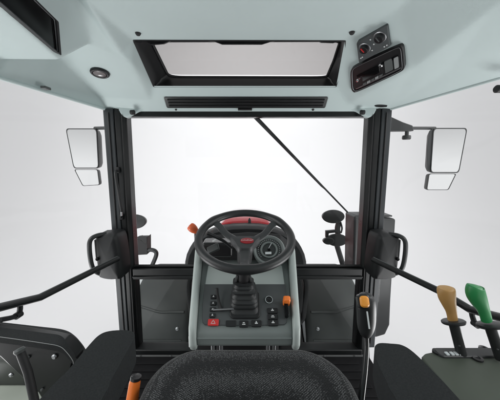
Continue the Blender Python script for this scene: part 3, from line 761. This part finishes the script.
# sits a touch towards the driver so that it faces the camera
EM = WT @ Matrix.Translation((.008, .004, HD + .0205))
El = [(.027 * math.cos(2*math.pi*k/32), .0185 * math.sin(2*math.pi*k/32)) for k in range(32)]
em = MB().pad(El, [(0, -.003), (0, .001), (.002, .0022)], EM, 2, .0005).build('emblem', 'badge', st)
cu = bpy.data.curves.new('lettering', 'FONT'); cu.body = 'Lindner'; cu.size = .0155; cu.align_x = 'CENTER'; cu.align_y = 'CENTER'; cu.shear = .25; cu.extrude = .0003; cu.offset = .0002
to = bpy.data.objects.new('tmp', cu); COL.objects.link(to)
dg = bpy.context.evaluated_depsgraph_get(); me = bpy.data.meshes.new_from_object(to.evaluated_get(dg))
bpy.data.objects.remove(to)
me.transform(Matrix.Translation(-wc) @ EM @ Matrix.Translation((0, 0, .0032)))
me.materials.clear(); me.materials.append(M['pink'])
lt = bpy.data.objects.new('lettering', me); COL.objects.link(lt); lt.parent = em
# column
c0_ = WT @ V((0, 0, HD - .01)); c1_ = top_c + V((0, .01, -.02))
MB().tube([c0_, c0_.lerp(c1_, .35), c0_.lerp(c1_, .4), c1_], [.034, .030, .026, .026], 18).build('column', 'rubber', st)
for qa, qb in (((238, 275), (236, 282)), ((249, 275), (251, 283))): MB().tube([aty(*qa, 1.06), aty(*qb, 1.07)], .008, 8).build('tilt_bracket', 'hard', st)

# shuttle lever with orange knob
sl = thing('shuttle_lever', 'lever with a round orange-red knob left of the steering wheel', 'lever', aty(198, 245, 1.12))
k0, k1 = aty(189.5, 225.5, 1.10), aty(196.5, 231.5, 1.10)
ax = (k1 - k0).normalized()
MB().lathe(k0 - ax*.0, ax, [(.001, -.002), (.014, 0), (.0185, .006), (.0195, .016), (.0175, .028), (.012, .040), (.007, .046)], 22).build('knob', 'orred', sl)
MB().tube(smooth([k1 - V((.004,0,.0)), aty(196, 240, 1.11), aty(198.5, 252, 1.13), aty(205, 262, 1.18)], 5), .0065, 10).build('stem', 'hard', sl)

# ================================================================== SEAT
seat = thing('driver_seat', 'driver seat with dark flecked cloth cushion and two black armrests', 'seat', (0, .4, 0))
def bow(p):
    x, y = p
    return (x, y - .030 * (x / .25) ** 2 if y > 0 else y)
ls = [bow((x, y)) for x, y in rrect(.545, .76, .115, 10)]
ls2 = []
for i_ in range(len(ls)):          # even spacing along the outline so that the weave and rounding stay smooth
    p, q_ = V((*ls[i_], 0)), V((*ls[(i_ + 1) % len(ls)], 0)); n_ = max(1, int((q_ - p).length / .02))
    for k in range(n_): ls2.append(bow((0, 0)) if False else tuple(p.lerp(q_, k / n_))[:2])
prof_ = [(.03, .385), (.004, .40), (-.004, .43)] + [(-.004 + .055 * (1 - math.cos(R(a))), .445 + .055 * math.sin(R(a))) for a in (0, 15, 30, 45, 60, 75, 88)]
MB().pad(ls2, prof_, Matrix.Translation((.004, .364, .004)), 8, .010).build('cushion', 'seat', seat, ang=180)
MB().box((0, .32, .36), (.40, .60, .07)).build('seat_pan', 'plastic', seat, bevel=.02)
MB().box((0, .35, .16), (.30, .40, .33)).build('suspension', 'rubber', seat, bevel=.02)
def armrest(s):
    # top outline measured at the top level, tip towards the front
    zt = .71
    if s < 0: O = [(37, 402), (68, 370), (89, 345), (99, 335), (109, 331), (124, 330), (133, 332), (134, 338), (124, 357), (110, 382), (100, 402)]
    else: O = [(462, 402), (436, 374), (414, 352.5), (402, 345), (391, 343.5), (380, 343), (375, 346), (375, 352), (379, 366), (388, 384), (398, 402)]
    P = [atz(px, py, zt) for px, py in O]
    P = [V((p.x, p.y, 0)) for p in P]
    P = [V((P[0].x * 1.0, .05, 0))] + P + [V((P[-1].x, .05, 0))]
    l2 = [(p.x, p.y) for p in smooth(P, 4, True)]
    A = sum(l2[i][0] * l2[(i+1) % len(l2)][1] - l2[(i+1) % len(l2)][0] * l2[i][1] for i in range(len(l2)))
    if A < 0: l2 = l2[::-1]
    a = MB().prism([V((p[0], p[1], zt - .055)) for p in l2], (0, 0, .055)).build('armrest', 'armcloth', seat, bevel=.014, seg=5, ang=60)
    MB().box((s * .28, .12, .60), (.035, .06, .14)).build('armrest_bracket', 'plastic', seat, bevel=.008)
armrest(-1); armrest(1)

# ================================================================== LEVERS
def grip_shape(sections, mtl, name, par, n=20):
    """sections: (centre, half width, half depth)"""
    P = smooth([s_[0] for s_ in sections], 5)
    ws = smooth([V((s_[1], s_[2], 0)) for s_ in sections], 5)
    rings = []
    for i, p in enumerate(P):
        t = (P[min(i + 1, len(P) - 1)] - P[max(i - 1, 0)]).normalized()
        a = V((1, 0, 0)); a = (a - t * a.dot(t)).normalized(); b = t.cross(a)
        rings.append([p + a * (ws[i].x * math.cos(2*math.pi*k/n)) + b * (ws[i].y * math.sin(2*math.pi*k/n)) for k in range(n)])
    return MB().rings(rings).build(name, mtl, par, ang=70)
# joystick with amber button
js = thing('joystick', 'black joystick grip with an amber thumb button beside the right armrest', 'joystick', aty(361, 400, .64))
YJ = .72
q = lambda px, py, y=YJ: aty(px, py, y)
sc = .8 / 260
grip_shape([(q(366, 293.5), .004, .005), (q(366, 294.5), .016, .016), (q(365.8, 298), .024, .021), (q(366, 304), .0275, .024), (q(366.3, 312), .0275, .0245), (q(366.3, 322), .0265, .0235), (q(366, 330), .022, .02), (q(366, 335), .014, .014), (q(366, 337), .007, .008)], 'hard', 'grip', js)
T = frame_of(q(363.8, 301.5, YJ - .024), (-.15, -.9, .45))
m = MB().pad(rrect(.034, .040, .012), [(0, -.02), (0, .004), (.004, .006)], T, 1); bz = m.build('button_frame', 'satin', js)
m = MB().pad(rrect(.025, .031, .009), [(0, 0), (0, .008), (.004, .012)], T, 2, .001); m.build('thumb_button', 'amber', js)
MB().box((.004, -.048, .0045), (.004, .045, .003), T).build('pale_strip', 'reflect', js, bevel=.001)
MB().tube(smooth([q(366, 335), q(366.2, 350, .70), q(364.5, 372, .665), q(361, 400, .62), q(358, 430, .58)], 5), [.0075, .0075, .0085, .009], 12).build('shaft', 'satin', js)
# side plate between seat and right armrest that the joystick rises from
# orange handle
og = thing('parking_brake', 'orange brake lever handle with black tip at the left of the seat', 'lever', aty(128, 425, .60))
q = lambda px, py, y=.60: aty(px, py, y)
MB().tube([q(135.6, 379, .60), q(134.8, 382.5, .60), q(131.5, 405, .59), q(128, 425, .58)], [.012, .014, .0155, .0155], 16).build('grip', 'orange', og)
MB().tube([q(136.3, 375.4, .602), q(136.1, 376.2, .602), q(135.7, 379.5, .60)], [.006, .0135, .0135], 16).build('tip', 'satin', og)
MB().tube([q(128, 424, .58), V((-.31, .56, .0))], .010, 10).build('shaft', 'satin', og)
def lever(lab, mtl, Y0, G, collar, shaft, nm='control_lever'):
    t = thing(nm, lab, 'lever', aty(*shaft[-1], Y0), 'control levers on the right console')
    sc_ = (aty(450, 320, Y0) - aty(449, 320, Y0)).length
    grip_shape([(aty(px, py, Y0), w_ * sc_, w_ * sc_ * .85) for px, py, w_ in G], mtl, 'grip', t)
    cpt = aty(*collar[:2], Y0)
    MB().lathe(cpt, V((-.12, .34, 1)), [(collar[2] * sc_ * .5, -.005), (collar[2] * sc_ * .95, -.004), (collar[2] * sc_, -.002), (collar[2] * sc_, .001), (collar[2] * sc_ * .9, .003), (.006, .004)], 26).build('collar', 'hard', t)
    MB().tube([aty(*p, Y0) for p in shaft], .0108, 14).build('shaft', 'hard', t)
    MB().tube([aty(*shaft[0], Y0 - .0112).lerp(aty(*shaft[-1], Y0 - .0112), .72), aty(*shaft[0], Y0 - .0112).lerp(aty(*shaft[-1], Y0 - .0112), .74)], .002, 8).build('pin', 'steel', t)
lever('control lever with a tan brown grip on the right console', 'tan', .56,
      [(446, 287.2, 1), (446, 287.6, 6.2), (446, 289.5, 7.9), (446.8, 296, 7.8), (448.8, 303, 6.4), (451, 310, 5.0), (452.2, 316, 4.6), (452.6, 319.5, 4.5)], (453.4, 321.5, 10.4), [(453.5, 322), (461.5, 354)])
lever('control lever with a green grip on the right console', 'green', .54,
      [(475.5, 285.2, 1), (475.3, 285.8, 6.0), (474.8, 288, 7.8), (475.8, 294, 8.4), (479, 301, 7.4), (483, 309, 5.6), (485.5, 316, 5.0), (486.5, 320.5, 4.8)], (490.5, 324.5, 11.5), [(489.5, 325), (500.5, 358)])

# ================================================================== SIDE CONSOLES
rcx = thing('side_console', 'dark olive side console under the tan and green levers', 'side console', (.6, .45, .3))
ZC = .60
O = [(421, 357), (425, 353.2), (436, 351), (460, 349.8), (500, 348), (560, 346), (640, 400), (600, 470), (500, 470), (470, 420), (446, 386)]
P = [atz(px, py, ZC) for px, py in O]
l2 = [(p.x, p.y) for p in roundloop([V((p.x, p.y, 0)) for p in P], .2, 4)]
A = sum(l2[i][0] * l2[(i+1) % len(l2)][1] - l2[(i+1) % len(l2)][0] * l2[i][1] for i in range(len(l2)))
if A < 0: l2 = l2[::-1]
MB().prism([V((p[0], p[1], .25)) for p in l2], (0, 0, ZC - .25)).build('cover', 'olive', rcx, bevel=.016, seg=5, ang=50)
T = frame_of(atz(478, 353.2, ZC + .001), (0, 0, 1))
MB().pad(rrect(.20, .030, .010), [(0, -.004), (0, .002), (.002, .004)], T, 1).build('lever_plate', 'hard', rcx)
for px, py in ((437.5, 352.6), (477.5, 359.2), (484, 349.6)):
    MB().lathe(atz(px, py, ZC), (0, 0, 1), [(.011, -.002), (.011, .004), (.006, .005), (.004, .002), (.001, .002)], 18).build('screw', 'satin', rcx)
m = MB()
for px in (447, 452, 456, 460): m.box(atz(px, 353.6, ZC + .006), (.007, .010, .004))
m.build('notch', 'reflect', rcx, bevel=.001)
lb = thing('side_locker', 'black bolted side panel with padded grey top at the left door', 'side panel', (-.6, .66, .3))
YL = .64
O = [(-45, 331), (0, 336), (45, 342.5), (60, 345.5), (67, 351), (73.5, 360), (70, 372), (58, 400), (45, 405), (38, 393), (0, 357), (-45, 315 + 25)]
face = [aty(px, py, YL) for px, py in O]
m = MB().prism(face, (0, .05, 0)); m.build('plate', 'frame', lb, bevel=.004)
# padded top roll
tp = [(-45, 331), (0, 336), (45, 342.5), (60, 345.5), (67, 351), (73.5, 360), (74, 366)]
T1 = [aty(px, py, YL - .006) for px, py in tp]
bk = [(-45, 317), (0, 322), (40, 326.5), (63, 329.5), (74, 335), (83, 345), (87, 352)]
T2 = [aty(px, py, YL + .105) for px, py in bk]
T1s, T2s = smooth(T1, 5), smooth(T2, 5)
m = MB(); rings = []
for a_, b_ in zip(T1s, T2s):
    mid = (a_ + b_) / 2 + V((0, 0, .012)); dn = V((0, 0, -.05))
    rings.append([a_ + dn * .4, a_, a_.lerp(mid, .5) + V((0, 0, .004)), mid, b_.lerp(mid, .5) + V((0, 0, .004)), b_, b_ + dn])
m.rings(rings); m.build('padded_top', 'armcloth', lb, ang=50)
MB().tube([p + V((0, -.003, 0)) for p in T1s], .0008, 6).build('edge_highlight', 'dial_lt', lb)  # thin pale line paints a highlight on the panel's front edge
for px, py, r_ in ((55, 356.2, .0075), (12, 374.3, .006), (42.5, 389, .0035), (28.5, 357, .005)):
    MB().lathe(aty(px, py, YL - .001), (0, -1, 0), [(r_, 0), (r_, .003), (r_ * .6, .006), (.001, .006)], 14).build('bolt', 'steel' if r_ > .0055 else 'grey', lb)
rod = MB().tube([aty(20, 351, .58), aty(28, 372, .57), aty(37, 412, .55)], .0095, 14).build('rod', 'rubber', lb)
MB().lathe(aty(19.5, 350.5, .578), (aty(20, 351, .58) - aty(28, 372, .57)), [(.010, -.006), (.0120, 0), (.010, .005), (.001, .006)], 18).build('rod_cap', 'grey', rod)

fa = thing('wheel_arch', 'olive wheel arch with pale floor edge below the black side panel', 'wheel arch', (-.7, .6, .1))
MB().box((-.74, .745, .36), (.15, .07, .22)).build('arch', 'olive_mid', fa, bevel=.02, seg=4)
MB().box((-.68, .59, .30), (.26, .25, .16)).build('step_edge', 'olive_lt', fa, bevel=.012, seg=3)

# ================================================================== LIGHT
w = bpy.data.worlds.new("World"); scn.world = w; w.use_nodes = True
nt = w.node_tree; bg = nt.nodes['Background']; bg.inputs['Strength'].default_value = .82
tc = nt.nodes.new('ShaderNodeTexCoord'); sx = nt.nodes.new('ShaderNodeSeparateXYZ'); cr = nt.nodes.new('ShaderNodeValToRGB')
nt.links.new(tc.outputs['Generated'], sx.inputs[0]); nt.links.new(sx.outputs['Z'], cr.inputs['Fac']); nt.links.new(cr.outputs['Color'], bg.inputs['Color'])
cr.color_ramp.elements[0].position = 0.0; cr.color_ramp.elements[0].color = (1.15, 1.15, 1.15, 1)
cr.color_ramp.elements[1].position = 0.13; cr.color_ramp.elements[1].color = (.72, .72, .725, 1)
e = cr.color_ramp.elements.new(1.0); e.color = (1, 1, 1, 1)
def area(name, loc, target, size, power, col=(1, 1, 1), sy=None):
    l = bpy.data.lights.new(name, 'AREA'); l.energy = power; l.size = size; l.color = col
    if sy: l.shape = 'RECTANGLE'; l.size_y = sy
    o = bpy.data.objects.new(name, l); COL.objects.link(o); o.location = loc
    o.rotation_euler = (V(target) - V(loc)).to_track_quat('-Z', 'Y').to_euler(); return o
def spot(name, loc, target, power, ang, blend=1.0, size=.5):
    l = bpy.data.lights.new(name, 'SPOT'); l.energy = power; l.spot_size = R(ang); l.spot_blend = blend; l.shadow_soft_size = size
    o = bpy.data.objects.new(name, l); COL.objects.link(o); o.location = loc
    o.rotation_euler = (V(target) - V(loc)).to_track_quat('-Z', 'Y').to_euler(); return o
spot('backdrop_spot', (0, 2.6, 5.2), (0, 7.3, 1.2), 620, 112)
area('softbox_left', (-4.2, .2, 2.6), (0, .8, .7), 2.2, 60)
area('softbox_right', (4.2, .2, 2.6), (0, .8, .7), 2.2, 60)
area('softbox_rear_left', (-2.8, -1.8, 3.6), (0, .9, .5), 1.6, 70)
area('softbox_rear_right', (2.8, -1.8, 3.6), (0, .9, .5), 1.6, 70)
area('ceiling_fill_left', (-1.40, .80, .10), (-1.0, .8, 1.4), .8, 15)  # added fill light that brightens the left roof pod from below
area('ceiling_fill_right', (1.40, .80, .10), (1.0, .8, 1.4), .8, 15)  # matching added fill under the right roof pod

vs = scn.view_settings
vs.view_transform = 'Standard'; vs.look = 'None'; vs.exposure = 0; vs.gamma = 1; vs.use_curve_mapping = False
scn.render.engine = 'CYCLES'
scn.cycles.transparent_max_bounces = 16
scn.cycles.max_bounces = 8; scn.cycles.diffuse_bounces = 5
scn.render.resolution_x = 1024; scn.render.resolution_y = 819
